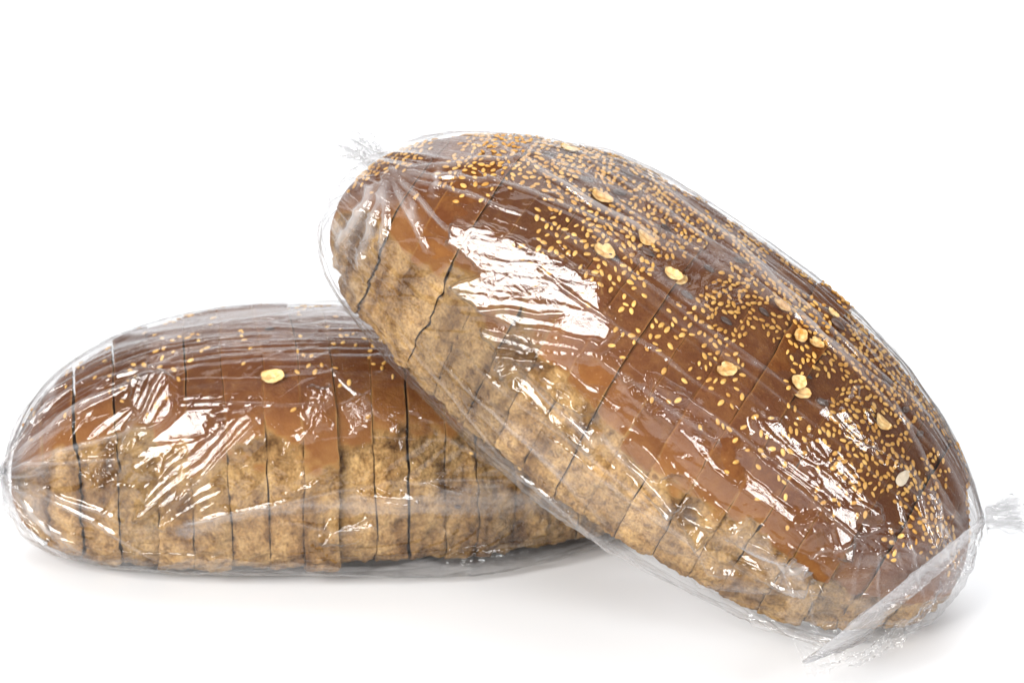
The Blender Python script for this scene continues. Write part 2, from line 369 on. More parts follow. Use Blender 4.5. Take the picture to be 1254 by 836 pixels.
def build_loaf(lf, root, nsl, seed, edge, fixed_px, nseed, band, wide=()):
    """cut the loaf into slices, each a closed mesh; returns the slices and a lookup for seeds"""
    rs = np.random.default_rng(seed)
    NX, NP = 25, 440
    ph = np.linspace(0, 2 * np.pi, NP, endpoint=False)
    cuts = np.linspace(-1, 1, nsl + 1); cuts[1:-1] += rs.normal(0, 0.005, nsl - 1)
    slices = []; world_tris = []
    gaps = np.abs(rs.normal(0, 0.00004, nsl + 1)) + 0.00001; opens = np.abs(rs.normal(0, 0.0003, nsl + 1))
    for k_, g_ in wide: gaps[k_] = g_
    def wav(y, z, k): return 0.0009 * noise3(y / 0.03, z / 0.03, k * 1.7, seed + 7) + 0.0004 * noise3(y / 0.006, z / 0.006, k * 3.1, seed + 8)
    for si in range(nsl):
        tshift = rs.normal(0, 0.0006)
        t0, t1 = cuts[si], cuts[si + 1]; 
        a, b = t0 + (gaps[si] / (lf.L / 2) if si else 0), t1 - (gaps[si + 1] / (lf.L / 2) if si < nsl - 1 else 0)
        uu = np.linspace(0, 1, NX)
        if si == 0: tt = -1 + (b + 1) * (uu ** 2.2)
        elif si == nsl - 1: tt = 1 - (1 - a) * ((1 - uu) ** 2.2)
        else:
            uu = 0.5 - 0.5 * np.cos(np.pi * uu) * (0.55 + 0.45 * np.abs(np.cos(np.pi * uu))); tt = a + (b - a) * uu
        P = lf.pt(tt[:, None], ph[None, :])
        x, y, z = P[..., 0], P[..., 1], P[..., 2]
        c0, s0 = np.cos(ph)[None], np.sin(ph)[None]
        # elevation of the crust edge on each side, ragged and different from slice to slice
        el = np.degrees(np.arctan2(s0, np.abs(c0)))                # 90 top, 0 side, -90 bottom
        eb = edge(0.5 * (t0 + t1)) + rs.normal(0, 4.5 if nseed < 400 else 2.5)
        jag = fbm(x / 0.018, y / 0.012 + 40 * np.sign(y), z / 0.012, seed, 4) * 8
        crust = sstep(eb - 2, eb + 3, el + jag)                     # 1 = baked crust
        deep = sstep(eb + 1, eb + 27, el + jag * 0.5)
        below = sstep(-58, -74, el + jag * 0.7)                     # thin baked base
        tornr = (1 - crust) * (1 - below)
        cv = crust * (0.64 + 0.36 * deep)
        cv = np.maximum(cv, below * 0.62)
        # radial displacement
        nrm = P.copy(); nrm[..., 0] *= 0.25; nrm /= np.linalg.norm(nrm, axis=-1, keepdims=True) + 1e-9
        big = fbm(x / 0.016, y / 0.016, z / 0.016, seed + 11, 3)
        fine = fbm(x / 0.0045, y / 0.0045, z / 0.0045, seed + 21, 4, 0.6)
        flk = np.clip(fbm(x / 0.010, y / 0.010, z / 0.006, seed + 31, 3), -1, 1)
        mid = fbm(x / 0.008, y / 0.008, z / 0.008, seed + 61, 4, 0.6)
        d = -tornr * (0.0016 + tshift + 0.0010 * np.abs(big) - 0.0011 * fine - 0.0007 * mid - 0.0013 * flk)
        d += crust * (0.0003 * big + 0.00012 * fine)
        bul = 1 - np.abs(crust - 0.5) * 2; d += bul * 0.0006 * crust
        # rounded, slightly crumbly cut edges
        e = np.minimum(uu, 1 - uu)[:, None] * (b - a) * lf.L / 2
        if si == 0: e = ((1 - uu) * (b - a) * lf.L / 2)[:, None]
        if si == nsl - 1: e = (uu * (b - a) * lf.L / 2)[:, None]
        er = np.exp(-e / (0.00028 + 0.0006 * tornr))
        d -= er * (0.00011 + 0.0004 * tornr * (0.3 + np.abs(mid)) + 0.0004 * np.abs(fine) * (0.3 + tornr))
        lips = np.exp(-(e / 0.0005) ** 2) * (0.5 + 0.5 * noise3(x * 0, y / 0.004, z / 0.004, seed + si))
        cv = cv - lips * 0.62 * crust
        d += rs.normal(0, 0.0002)
        P = P + nrm * d[..., None]
        sh = np.array([0, rs.normal(0, 0.0006), rs.normal(0, 0.0005)]); scl = 1 + float(np.clip(rs.normal(0, 0.006), -0.009, 0.007))
        P[..., 1:] = P[..., 1:] * scl + sh[1:]
        cut0 = wav(y, z, si); cut1 = wav(y, z, si + 1)
        op = lambda k: opens[k] * np.clip(noise3(y / 0.022, z / 0.014, k * 2.3, seed + 17) + 0.5 * noise3(y / 0.005, z / 0.005, k * 1.3, seed + 18) * (0.3 + tornr) - 0.05, 0, 1)
        P[..., 0] += op(si) * (1 - uu[:, None]) ** 3 * (si > 0) - op(si + 1) * uu[:, None] ** 3 * (si < nsl - 1)
        P[..., 0] += (cut0 * (1 - uu[:, None]) * (si > 0) + cut1 * uu[:, None] * (si < nsl - 1))
        tone = np.clip(0.5 + rs.normal(0, 0.17), 0, 1)
        V = [P.reshape(-1, 3)]
        C = [np.stack([cv, cv * 0 + tone, tornr], -1).reshape(-1, 3)]
        Qs = [grid_quads(NX, NP)]
        n0 = NX * NP
        # cut faces
        for side in (0, 1):
            base = 0 if side == 0 else (NX - 1) * NP
            ringP = P[0 if side == 0 else -1]; cen = ringP.mean(0)
            prev = base + np.arange(NP); rc = np.clip(cv[0 if side == 0 else -1] * 0.6, 0, 1)
            for f in (0.97, 0.9, 0.55, 0.02):
                rp = cen + (ringP - cen) * f
                rp[:, 0] += (0 * noise3(rp[:, 1] / 0.003, rp[:, 2] / 0.003, si, seed) * 0.00015 + (0.0002 if side == 0 else -0.0002)) if f > .1 else 0
                V.append(rp); C.append(np.stack([rc * (f > 0.93) , np.full(NP, tone), np.ones(NP)], -1))
                cur = n0 + np.arange(NP); n0 += NP
                q = np.stack([prev, np.roll(prev, -1), np.roll(cur, -1), cur], -1)
                Qs.append(q[:, ::-1] if side == 0 else q); prev = cur
            ce = cur
            V.append(cen[None]); C.append(np.array([[0, tone, 1]])); ci = n0; n0 += 1
            j = np.arange(0, NP, 2)
            q = np.stack([ce[j], ce[(j + 1) % NP], ce[(j + 2) % NP], np.full(len(j), ci)], -1)
            Qs.append(q[:, ::-1] if side == 0 else q)
        o = mesh_np('bread_slice', np.vstack(V), np.vstack(Qs), M_BREAD, root, np.vstack(C))
        slices.append((t0, t1, o)); world_tris.append((np.vstack(V), np.vstack(Qs)))
    # ---- toppings: found with rays from outside onto the crust
    VV = []; QQ = []; off = 0; own = []
    for k, (v, q) in enumerate(world_tris):
        VV.append(v); QQ.append(q + off); off += len(v); own += [k] * len(q)
    VV = np.vstack(VV); QQ = np.vstack(QQ)
    bvh = BVHTree.FromPolygons(VV.tolist(), QQ.tolist())
    taken = []
    def put(me, pos, nor, k, lift, spin=None, tilt=0.25, name=None, sc=1.0):
        o = bpy.data.objects.new(name or me.name.split('.')[0], me); COL.objects.link(o); o.parent = slices[k][2]
        z = Vector(nor) + Vector((random.uniform(-tilt, tilt),) * 3) * 0.6; z.normalize()
        x = Vector((math.cos(spin), math.sin(spin), 0)) if spin is not None else Vector((random.gauss(0, 1), random.gauss(0, 1), random.gauss(0, 1)))
        y = z.cross(x); y.normalize(); x = y.cross(z)
        mm = Matrix((x, y, z)).transposed().to_4x4(); mm.translation = pos + Vector(nor) * lift
        o.matrix_local = mm @ Matrix.Scale(sc, 4)
        return o
    cl = Vector(lf.l(CAM))
    for kind, px, py, spn, scl in fixed_px:
        d = Vector(lf.R.T @ ray(px, py))
        hit = bvh.ray_cast(cl, d)
        if hit[0] is None: continue
        me = {'o': OATS[len(taken) % 5], 'd': DARK, 'h': HULL}[kind]
        put(me, hit[0], hit[1], own[hit[2]], 0.0006, spn, 0.1, sc=scl)
        taken.append(np.array(hit[0]))
    cand = []
    tries = 0
    while len(cand) < nseed and tries < nseed * 60:
        tries += 1
        t = rs.uniform(-0.97, 0.97); phi = band[0](t) + rs.normal(0, 1) * band[1](t)
        n_ = noise3(np.array(t * 14.0), np.array(phi * 4.0), np.array(seed * 1.0), 3).item()
        if rs.random() > (0.42 + 0.95 * n_) * (1 - 0.7 * sstep(-0.5, -0.78, t)): continue
        p = lf.pt(np.array(t), np.array(phi))
        if any(np.abs(q - p).max() < 0.0020 for q in cand if abs(q[0] - p[0]) < 0.002): continue
        if any(np.linalg.norm(q - p) < 0.0042 for q in taken): continue
        cand.append(p)
    items = []
    for p in cand:
        o_ = p * 1.6 * np.array([0.65, 1, 1]); hit = bvh.ray_cast(Vector(o_), Vector(p - o_).normalized())
        if hit[0] is None or (np.array(hit[0]) - p) @ (np.array(hit[0]) - p) > 0.005 ** 2: continue
        vis = hit[1].dot((cl - hit[0]).normalized())
        items.append((vis, hit[0], hit[1], own[hit[2]]))
    items.sort(key=lambda q: -q[0])
    rest = []
    for k, (vis, p, n, sl) in enumerate(items):
        me = SES[(k * 7) % 6]
        if k < 290: put(me, p, n, sl, random.choice((0.0001, 0.0002, 0.0004)), name='sesame_seed')
        else:
            z = Vector(n); x = Vector((random.gauss(0, 1), random.gauss(0, 1), random.gauss(0, 1))); y = z.cross(x).normalized(); x = y.cross(z)
            mm = np.array(Matrix((x, y, z)).transposed())
            v = np.empty(len(me.vertices) * 3, np.float32); me.vertices.foreach_get('co', v)
            rest.append(v.reshape(-1, 3) @ mm.T + np.array(p + n * 0.00035))
    if rest:
        q0 = grid_quads(7, 8); nv = len(rest[0])
        o = mesh_np('sesame_seeds', np.vstack(rest), np.vstack([q0 + i * nv for i in range(len(rest))]), M_SES, root)
        o['kind'] = 'stuff'
    return slices

GL = 'sliced wholemeal loaves'
rB = empty('sliced_loaf', LB.M, 'sliced brown loaf lying level on the white surface, partly hidden behind the leaning loaf', 'bread', GL)
rF = empty('sliced_loaf', LF.M, 'sliced brown loaf thickly sprinkled with sesame seeds, leaning across the other loaf', 'bread', GL)
build_loaf(LB, rB, 19, 101, lambda t: 30 + 6 * math.sin(t * 5), [('o', 334, 463, 0.2, 1.05), ('d', 330, 404, 0, .8), ('d', 560, 620, 0, .6)], 300,
           (lambda t: math.radians(92), lambda t: math.radians(24)), [(2, 0.0006), (3, .0003), (11, .0004)])
OAT_PX = [('o', 736, 245, .3, 1.0), ('o', 740, 309, .1, 1.0), ('o', 790, 293, .2, .9), ('o', 822, 338, .3, .85), ('o', 832, 345, 1.2, .7), ('o', 697, 186, .1, .9),
          ('o', 888, 453, .9, .95), ('o', 976, 468, 1.0, .8), ('o', 978, 482, .4, .9), ('o', 955, 376, .2, .9), ('o', 978, 413, 1.8, .8), ('o', 997, 421, .8, .8), ('o', 1079, 518, .1, .85),
          ('o', 1018, 385, .1, .6), ('h', 1105, 585, 1.4, 1.0), ('d', 752, 316, 0, 1), ('d', 793, 310, 0, 1.1), ('d', 758, 237, .5, 1.1), ('d', 868, 330, 0, .9), ('d', 841, 362, 0, 1),
          ('d', 935, 383, 0, 1), ('d', 889, 394, 0, 1), ('d', 1007, 493, .5, 1.1), ('d', 1040, 463, 0, .8), ('d', 1108, 502, 1.2, 1.0), ('d', 1126, 531, 1.2, .9), ('d', 672, 190, 0, .9), ('d', 815, 280, 0, .9),
          ('d', 1025, 398, .3, 1.4), ('d', 768, 213, .3, 1), ('d', 905, 320, .3, 1), ('d', 990, 462, .3, .6), ('d', 719, 221, .2, 1.), ('d', 1085, 465, .2, 1.)]
build_loaf(LF, rF, 19, 202, lambda t: 24 - 12 * t, OAT_PX, 1700,
           (lambda t: math.radians(86 - 1 * t), lambda t: math.radians(15.5 + 3 * t)))

# ------------------------------------------------------------------ the bags
def ridged(n): return 1 - np.minimum(np.abs(n) * 2.2, 1)
def seg_dist(q, a, b):
    a, b = np.array(a, float), np.array(b, float); ab = b - a
    tt = np.clip(((q - a) @ ab) / (ab @ ab), 0, 1)
    d = q - (a + tt[..., None] * ab)
    return np.linalg.norm(d, axis=-1), tt, (d[..., 0] * ab[1] - d[..., 1] * ab[0]) / np.linalg.norm(ab)
def poly_sd(q, poly):
    """signed distance in photo pixels, positive inside"""
    poly = np.array(poly, float); dmin = np.full(q.shape[:-1], 1e9); ins = np.zeros(q.shape[:-1], bool)
    for i in range(len(poly)):
        a, b = poly[i - 1], poly[i]
        dmin = np.minimum(dmin, seg_dist(q, a, b)[0])
        c = ((a[1] > q[..., 1]) != (b[1] > q[..., 1])) & (q[..., 0] < (b[0] - a[0]) * (q[..., 1] - a[1]) / (b[1] - a[1] + 1e-9) + a[0])
        ins ^= c
    return np.where(ins, dmin, -dmin)

def build_film(lf, root, seed, TL, TR, bl, br, slack, streaks, pleats, patches, creases, milks, NU=560, NV=680):
    th = np.linspace(-np.pi / 2, np.pi / 2, NU)[:, None]; ph = np.linspace(0, 2 * np.pi, NV, endpoint=False)[None, :]
    t = np.sin(th)
    P = lf.pt(t, ph)
    r = P.copy(); r[..., 0] *= 0.3; r /= np.linalg.norm(r, axis=-1, keepdims=True) + 1e-6
    deg, pd = np.degrees(th), np.degrees(ph)
    P = P + r * (0.0013 + slack(t, pd))[..., None]
    tl, tr = TL(ph), TR(ph)
    b = bl(deg, pd)[..., None]; P = P * (1 - b) + tl * b
    b2 = br(deg, pd)[..., None]; P = P * (1 - b2) + tr * b2
    P = lf.push(P, 0.0016)
    b = b[..., 0]; b2 = b2[..., 0]
    W = lf.w(P)
    def normals(W):
        du = np.gradient(W, axis=0); dv = np.roll(W, -1, 1) - np.roll(W, 1, 1)
        n = np.cross(dv, du); n /= np.linalg.norm(n, axis=-1, keepdims=True) + 1e-12
        return n
    # smooth the base a little
    for _ in range(12):
        Wn = W.copy(); Wn[1:-1] = (W[:-2] + W[2:] + W[1:-1] * 2 + np.roll(W, 1, 1)[1:-1] + np.roll(W, -1, 1)[1:-1]) / 6; W = Wn
    Nn = normals(W)
    s_ = np.sign(((W - lf.T) * Nn).sum(-1).mean()); Nn = Nn * s_
    q = proj(W); Vw = CAM - W; Vw /= np.linalg.norm(Vw, axis=-1, keepdims=True)
    vis = (Nn * Vw).sum(-1) > 0.02
    X = P[..., 0]; Y = P[..., 1]; Z = P[..., 2]
    per = lf.a * 1.15 * ph
    damp = np.ones_like(X); milk = np.zeros_like(X); crk = np.full_like(X, 0.22) + 0.25 * fbm(X / .03, Y / .03, Z / .03, seed + 3, 2)
    h = np.zeros_like(X)
    # facetted highlights: pleats whose long faces lean towards the key softbox
    HF = []
    for lamp in (KEY, SIDE):
        Kd = np.array(lamp) - W; Kd /= np.linalg.norm(Kd, axis=-1, keepdims=True)
        Hf = Kd + Vw; Hf /= np.linalg.norm(Hf, axis=-1, keepdims=True); HF.append(Hf)
    du = np.gradient(W, axis=0); dv = (np.roll(W, -1, 1) - np.roll(W, 1, 1)) / 2
    for pt_ in patches:
        poly, (s0, s1), period, duty, gain, crinkle = pt_
        rag = fbm(q[..., 0] / 14., q[..., 1] / 14., 0, seed + int(poly[0][0]), 3) * (7 if duty > 0.6 else 2)
        m = sstep(-2, 5, poly_sd(q, poly) + rag * 0.8) * vis
        if m.max() <= 0: continue
        sd = np.array(s1, float) - np.array(s0, float); sd /= np.linalg.norm(sd); nd = np.array([-sd[1], sd[0]])
        along = (q - np.array(s0)) @ sd; c = (q - np.array(s0)) @ nd
        c = c + 0.2 * period * noise3(along / 110., c / (1.6 * period), 0, seed + 4) + 5 * noise3(along / 60., c / 30., 0, seed + 5) + 2 * noise3(along / 22., c / 9., 3, seed + 6)
        # surface direction that moves across the streaks in the picture
        X3 = RIGHT * nd[0] - UP * nd[1]
        D3 = X3 - Nn * (X3 * Nn).sum(-1, keepdims=True) ; ln = np.linalg.norm(D3, axis=-1, keepdims=True); D3 /= ln + 1e-9
        # pixels per metre along D3
        eps = 1e-4; ppm = ((proj(W + D3 * eps) - q) @ nd) / eps
        E3 = RIGHT * sd[0] - UP * sd[1]; E3 = E3 - Nn * (E3 * Nn).sum(-1, keepdims=True); E3 /= np.linalg.norm(E3, axis=-1, keepdims=True) + 1e-9
        sel = m > 0.5
        if sel.sum() < 20: continue
        ppe = np.median((((proj(W + E3 * eps) - q) @ sd) / eps)[sel])
        best = None
        for Hf in HF:
            # exact tilt in the tangent plane, split into the two (not quite orthogonal) directions
            hd = (Hf * D3).sum(-1)[sel]; he = (Hf * E3).sum(-1)[sel]; hn = (Hf * Nn).sum(-1)[sel]
            cand = (np.hypot(np.median(hd / hn), np.median(he / hn)), -np.median(hd / hn), -np.median(he / hn))
            cand = cand + (Hf,)
            if best is None or cand[0] < best[0]: best = cand
        Hf = best[3]; hn = (Hf * Nn).sum(-1) + 1e-6
        gD = -(Hf * D3).sum(-1) / hn; gE = -(Hf * E3).sum(-1) / hn
        c0, a0 = np.median(c[sel]), np.median(along[sel]); pm = np.median(ppm[sel])
        cc, aa = (c - c0) / pm, (along - a0) / ppe                      # metres across and along
        A_ = np.stack([np.ones(sel.sum()), cc[sel], aa[sel]], -1)
        fD = np.linalg.lstsq(A_, gD[sel], rcond=None)[0]; fE = np.linalg.lstsq(A_, gE[sel], rcond=None)[0]
        x_ = 0.5 * (fD[2] + fE[1])
        H = 0.5 * fD[1] * cc ** 2 + 0.5 * fE[2] * aa ** 2 + x_ * cc * aa  # stretched-flat sheet bridging the curved loaf
        mw = sstep(-9, 4, poly_sd(q, poly) + rag * 0.5) * vis
        H = H - np.percentile(H[sel], 2)
        top = np.percentile(H[sel], 98); kH = min(1.0, 0.0060 / max(top, 1e-6))
        H = np.clip(H, 0, top * 1.2) * kH
        sl, slE = float(np.clip(fD[0], -0.6, 0.6)), float(np.clip(fE[0], -0.35, 0.35))
        ci = np.floor(c / period); f = c / period - ci
        saw = np.where(f < duty, f / duty, (1 - f) / (1 - duty)) - 0.5
        amp = sl * period * duty / pm * (1 + 0.10 * _hash(ci.astype(int), ci.astype(int) * 0, ci.astype(int) * 0, seed))
        plen = min(130.0, (np.percentile(along[sel], 97) - np.percentile(along[sel], 3)) * 1.05)
        sh_ = _hash(ci.astype(int), ci.astype(int) * 0 + 3, ci.astype(int) * 0, seed) * 0.5
        fe = (along + 12 * noise3(c / 12., along / 30., 2, seed + 9)) / plen + sh_; fe = fe - np.floor(fe)
        saw2 = np.where(fe < 0.96, fe / 0.96, (1 - fe) / 0.04) - 0.5
        span = (np.percentile(aa[sel], 97) - np.percentile(aa[sel], 3))
        rampE = slE * plen * 0.96 / ppe * saw2
        if abs(slE) * span < 0.0065: rampE = mw * (slE * aa - min(0.0, (slE * aa)[sel].min())) / np.maximum(m, 0.2)
        h += gain * (mw * H + m * (amp * saw + rampE))
        sdp = poly_sd(q, poly); ew = min(10.0, 0.16 * float(sdp.max()))
        edg = np.exp(-(np.maximum(sdp + rag * 0.4, 0) / ew) ** 2)
        h += gain * m * edg * 0.00005 * ew * fbm(along / 16., c / 7., 8, seed + 14, 3)
        h += gain * m * (0.00012 * ridged(noise3(along / 70., c / 4.5, 1, seed + 12)) + 0.00024 * noise3(along / 45., c / 16., 4, seed + 13))
        period_j = 0
        damp *= 1 - 0.95 * m; crk = crk * (1 - m) + m * crinkle
        print('patch', poly[0], 'tilt', [round(float(x_), 2) for x_ in best[:3]], 'sheet', round(top * 1000, 1))
    # general wrinkling of the film
    wx = X + 0.006 * noise3(X / .03, Y / .03, Z / .03, seed + 40); wp = per + 0.005 * noise3(X / .035, Y / .03, Z / .03, seed + 41)
    cr1 = ridged(noise3(wx / 0.055, np.cos(ph) * 0 + wp / 0.009, 2, seed + 50) + 0.3 * noise3(wx / 0.030, wp / 0.004, 5, seed + 51))
    cr2 = ridged(fbm(wx / 0.022, wp / 0.022, 7, seed + 52, 3))
    cr3 = ridged(fbm((wx + 0.9 * wp) / 0.010, (wx - 0.9 * wp) / 0.060, 9, seed + 53, 2))
    msk = sstep(-0.5, 0.6, fbm(X / .04, Y / .04, Z / .04, seed + 60, 2))
    topk = 1 - 0.6 * np.exp(-((pd - 75) / 38) ** 2)
    h += damp * topk * (0.0005 * cr1 ** 2 + 0.0004 * cr2 ** 2 * msk + 0.0007 * cr3 ** 2 * (1 - msk))
    h += damp * topk * 0.00022 * fbm(X / .012, Y / .012, Z / .012, seed + 70, 2)
    # long tight streaks along the loaf
    for (pc, pw, amp, freq) in streaks:
        g = np.exp(-((pd - pc) / pw) ** 2)
        n = noise3(X / 0.09, per / freq + 0.35 * X / 0.03 * 0.3, 0, seed + 80) + 0.6 * noise3(X / 0.05, per / (freq * 0.45), 4, seed + 81)
        h += g * amp * ridged(n) ** 1.5
        milk += g * 0.45 * ridged(n) ** 7  # streak crests whitened in the colour as bright lines
    # gathers running to the knots
    for bb, (fr, amp) in ((b, pleats[0]), (b2, pleats[1])):
        n = noise3(deg / 40., np.cos(ph) * fr, np.sin(ph) * fr, seed + 90) + 0.5 * noise3(deg / 25., np.cos(ph) * fr * 2.3, np.sin(ph) * fr * 2.3, seed + 91)
        g = bb ** 0.42 * (1 - bb) ** 0.35
        h += g * amp * ridged(n) ** 1.3
        milk += 0.85 * g * ridged(n) ** 2.5 + 0.4 * bb ** 2
    for (a_, b_, wd, amp, mk) in creases:
        d, tt, sgn = seg_dist(q, a_, b_)
        d = np.abs(sgn + 2.5 * noise3(tt * 5, 0, 0, int(a_[0])) ) * ((tt > 0) & (tt < 1)) + d * ((tt <= 0) | (tt >= 1))
        e = (0.5 + 0.5 * np.cos(np.pi * np.clip(d / (wd * 1.5), 0, 1))) * np.sin(np.pi * np.clip(tt, 0.04, 0.96)) ** 0.5 * vis
        h += amp * e
        milk += mk * e ** 1.5  # crease highlight painted in as whiter film
    for poly, amt, soft in milks:
        rag = fbm(q[..., 0] / 40., q[..., 1] / 16., 0, seed + 33, 3) * soft
        m = sstep(-soft * .4, soft * .6, poly_sd(q, poly) + rag) * vis
        stx = 0.7 + 0.3 * noise3(q[..., 0] / 90., q[..., 1] / 3., 0, seed + 8)
        milk += amt * m * stx
    h[:2] = 0; h[-2:] = 0
    W = W + Nn * h[..., None]
    P = lf.push(lf.l(W), 0.0007); W = lf.w(P)
    W[..., 2] = np.maximum(W[..., 2], 0.0004 + 0.0003 * (1 + noise3(X / .01, Y / .01, Z / .01, 5)))
    P = lf.l(W)
    col = np.stack([np.clip(milk, 0, 1), np.clip(crk, 0, 1), milk * 0], -1).reshape(-1, 3)
    o = mesh_np('film', P.reshape(-1, 3), grid_quads(NU, NV), M_FILM, root, col, 'film')
    return o

def tail(name, lf, root, base, direc, length, r0, r1, seed, flat=0.5, milk=0.35, n=70, m=120):
    """gathered end of a bag: a pleated fan opening away from the knot"""
    d = np.array(direc, float); d /= np.linalg.norm(d)
    a = np.cross(d, [0, 1, 0.3]); a /= np.linalg.norm(a); c = np.cross(d, a)
    s = np.linspace(0, 1, n)[:, None]; ph = np.linspace(0, 2 * np.pi, m, endpoint=False)[None]
    nz = noise3(s * 1.5, np.cos(ph) * 3.5, np.sin(ph) * 3.5, seed) + 0.5 * noise3(s * 3, np.cos(ph) * 8, np.sin(ph) * 8, seed + 1)
    rad = (r0 + (r1 - r0) * s ** 1.3) * (1 + 0.55 * nz)
    bend = 0.25 * length * s ** 2 * noise3(s * 2, 0, 0, seed + 5)
    ll = s * length * (1 + 0.3 * noise3(0, np.cos(ph) * 2, np.sin(ph) * 2, seed + 9) * s)
    WW, CC, QQ_ = [], [], []
    for sh in range(4):
        nz = noise3(s * 1.7, np.cos(ph) * 3.2, np.sin(ph) * 3.2, seed + 13 * sh) + 0.5 * noise3(s * 3.5, np.cos(ph) * 7, np.sin(ph) * 7, seed + 1 + 13 * sh)
        rad = (r0 + (r1 - r0) * s ** 1.1) * (1 - 0.2 * sh) * (1 + 0.6 * nz)
        lsh = ll * (1 - 0.08 * sh)
        W = np.array(base) + d * lsh[..., None] + a * (rad * np.cos(ph) + bend)[..., None] + c * (rad * flat * np.sin(ph))[..., None]
        W[..., 2] = np.maximum(W[..., 2], 0.0006)
        col = np.stack([np.clip(milk * (1 - 0.5 * s) * (0.3 + ridged(nz) ** 2), 0, 1), nz * 0 + 0.9, nz * 0], -1).reshape(-1, 3)
        WW.append(lf.l(W).reshape(-1, 3)); CC.append(col); QQ_.append(grid_quads(n, m) + sh * n * m)
    return mesh_np(name, np.vstack(WW), np.vstack(QQ_), M_FILM, root, np.vstack(CC), 'film')

GB = 'clear plastic bread bags'
bB = empty('plastic_bag', LB.M, 'clear crinkled plastic bag around the loaf that lies level on the white surface', 'plastic bag', GB)
bF = empty('plastic_bag', LF.M, 'clear glossy plastic bag knotted at its raised end, around the leaning seeded loaf', 'plastic bag', GB)

# loaf at the back: left knot just outside the frame, right knot hidden
TLB = LB.l(at_y(3, 578, -0.022)); TRB = np.array([LB.L / 2 + 0.012, 0, 0.01])
sb = lambda lo, hi: (lambda deg, pd: sstep(lo, hi, deg) ** 1.2)
build_film(LB, bB, 300, lambda ph: TLB[None, None] + 0 * ph[..., None], lambda ph: TRB[None, None] + 0 * ph[..., None],
    lambda deg, pd: sstep(-46, -90, deg) ** 1.4 + 0 * pd, lambda deg, pd: sstep(54, 90, deg) ** 1.4 + 0 * pd,
    lambda t, pd: 0.009 * np.exp(-((t - 0.35) / 0.4) ** 2) * np.exp(-((pd - 222) / 20) ** 2) + 0 * pd,
    [(95, 26, 0.0011, 0.006)], ((4.5, 0.0034), (2.6, 0.003)),
    [  # poly, streak line, period px, duty, gain, crinkle
        ([(168, 635), (205, 560), (265, 520), (308, 502), (318, 540), (250, 580), (215, 610)], ((160, 640), (310, 505)), 11, 0.72, 1.0, 0.75),
        ([(163, 470), (212, 460), (216, 500), (190, 530), (150, 560), (165, 500)], ((150, 560), (212, 455)), 9, 0.7, 1.0, 0.7),
        ([(90, 568), (150, 545), (168, 515), (160, 560), (135, 590), (118, 600)], ((90, 570), (165, 530)), 9, 0.7, 1.0, 1.0),
        ([(192, 640), (230, 600), (272, 600), (270, 612), (238, 630), (205, 648)], ((190, 645), (270, 600)), 10, 0.75, 1.0, 0.6),
        ([(378, 480), (408, 475), (398, 520), (372, 535)], ((372, 535), (402, 470)), 8, 0.7, 1.0, 1.0),
        ([(422, 495), (455, 480), (452, 520), (430, 530)], ((420, 500), (455, 520)), 8, 0.7, 1.0, 1.0),
        ([(395, 660), (410, 640), (452, 632), (455, 648), (430, 662)], ((378, 680), (452, 640)), 9, 0.75, 1.0, 0.6),
        ([(345, 592), (356, 605), (385, 590), (378, 602), (350, 602)], ((345, 605), (385, 590)), 8, 0.7, 1.0, 0.8),
        ([(440, 600), (520, 610), (515, 622), (445, 612)], ((440, 602), (520, 616)), 8, 0.7, 1.0, 0.5),
        ([(508, 500), (545, 498), (548, 512), (515, 515)], ((505, 508), (548, 505)), 7, 0.7, 1.0, 1.0),
        ([(560, 690), (580, 672), (590, 680), (572, 696)], ((560, 695), (590, 675)), 8, 0.7, 1.0, 0.6),
    ],
    [((60, 520), (215, 440), 4, .0012, .5), ((45, 560), (200, 520), 3, .001, .5), ((30, 590), (150, 640), 4, .0012, .5), ((20, 620), (110, 680), 4, .001, .5), ((20, 585), (200, 690), 3, .001, .45), ((20, 560), (130, 470), 3, .001, .5), ((18, 570), (170, 560), 3, .001, .4), ((20, 600), (80, 670), 3, .001, .5), ((30, 545), (90, 450), 3, .001, .5),
     ((150, 655), (470, 590), 3, .0008, .4), ((470, 590), (640, 585), 3, .0008, .35), ((520, 520), (660, 600), 3, .0008, .3), ((330, 640), (480, 650), 3, .0008, .25), ((140, 560), (230, 430), 3, .001, .3), ((190, 640), (330, 500), 3, .001, .3),
     ((400, 447), (480, 520), 3, .001, .2), ((215, 492), (440, 500), 2.5, .0006, .15), ((560, 540), (690, 560), 3, .001, .2), ((480, 585), (600, 610), 3, .001, .2),
     ((120, 420), (430, 376), 4, .0012, .3), ((200, 405), (420, 385), 3, .001, .3), ((250, 400), (440, 398), 3, .001, .25), ((100, 470), (300, 420), 3, .0009, .2)],
    [([(180, 652), (320, 618), (440, 606), (560, 596), (700, 600), (700, 628), (560, 630), (440, 626), (320, 632), (220, 660)], 0.5, 6),
     ([(60, 668), (160, 682), (330, 690), (520, 692), (760, 672), (760, 700), (520, 704), (280, 708), (100, 690)], 0.45, 6),
     ([(15, 560), (60, 500), (80, 520), (50, 600), (60, 640), (20, 640)], 0.18, 10)])
tail('gathered_tail', LB, bB, at_y(5, 578, -0.022), (-1, -0.1, 0.15), 0.03, 0.002, 0.013, 5)

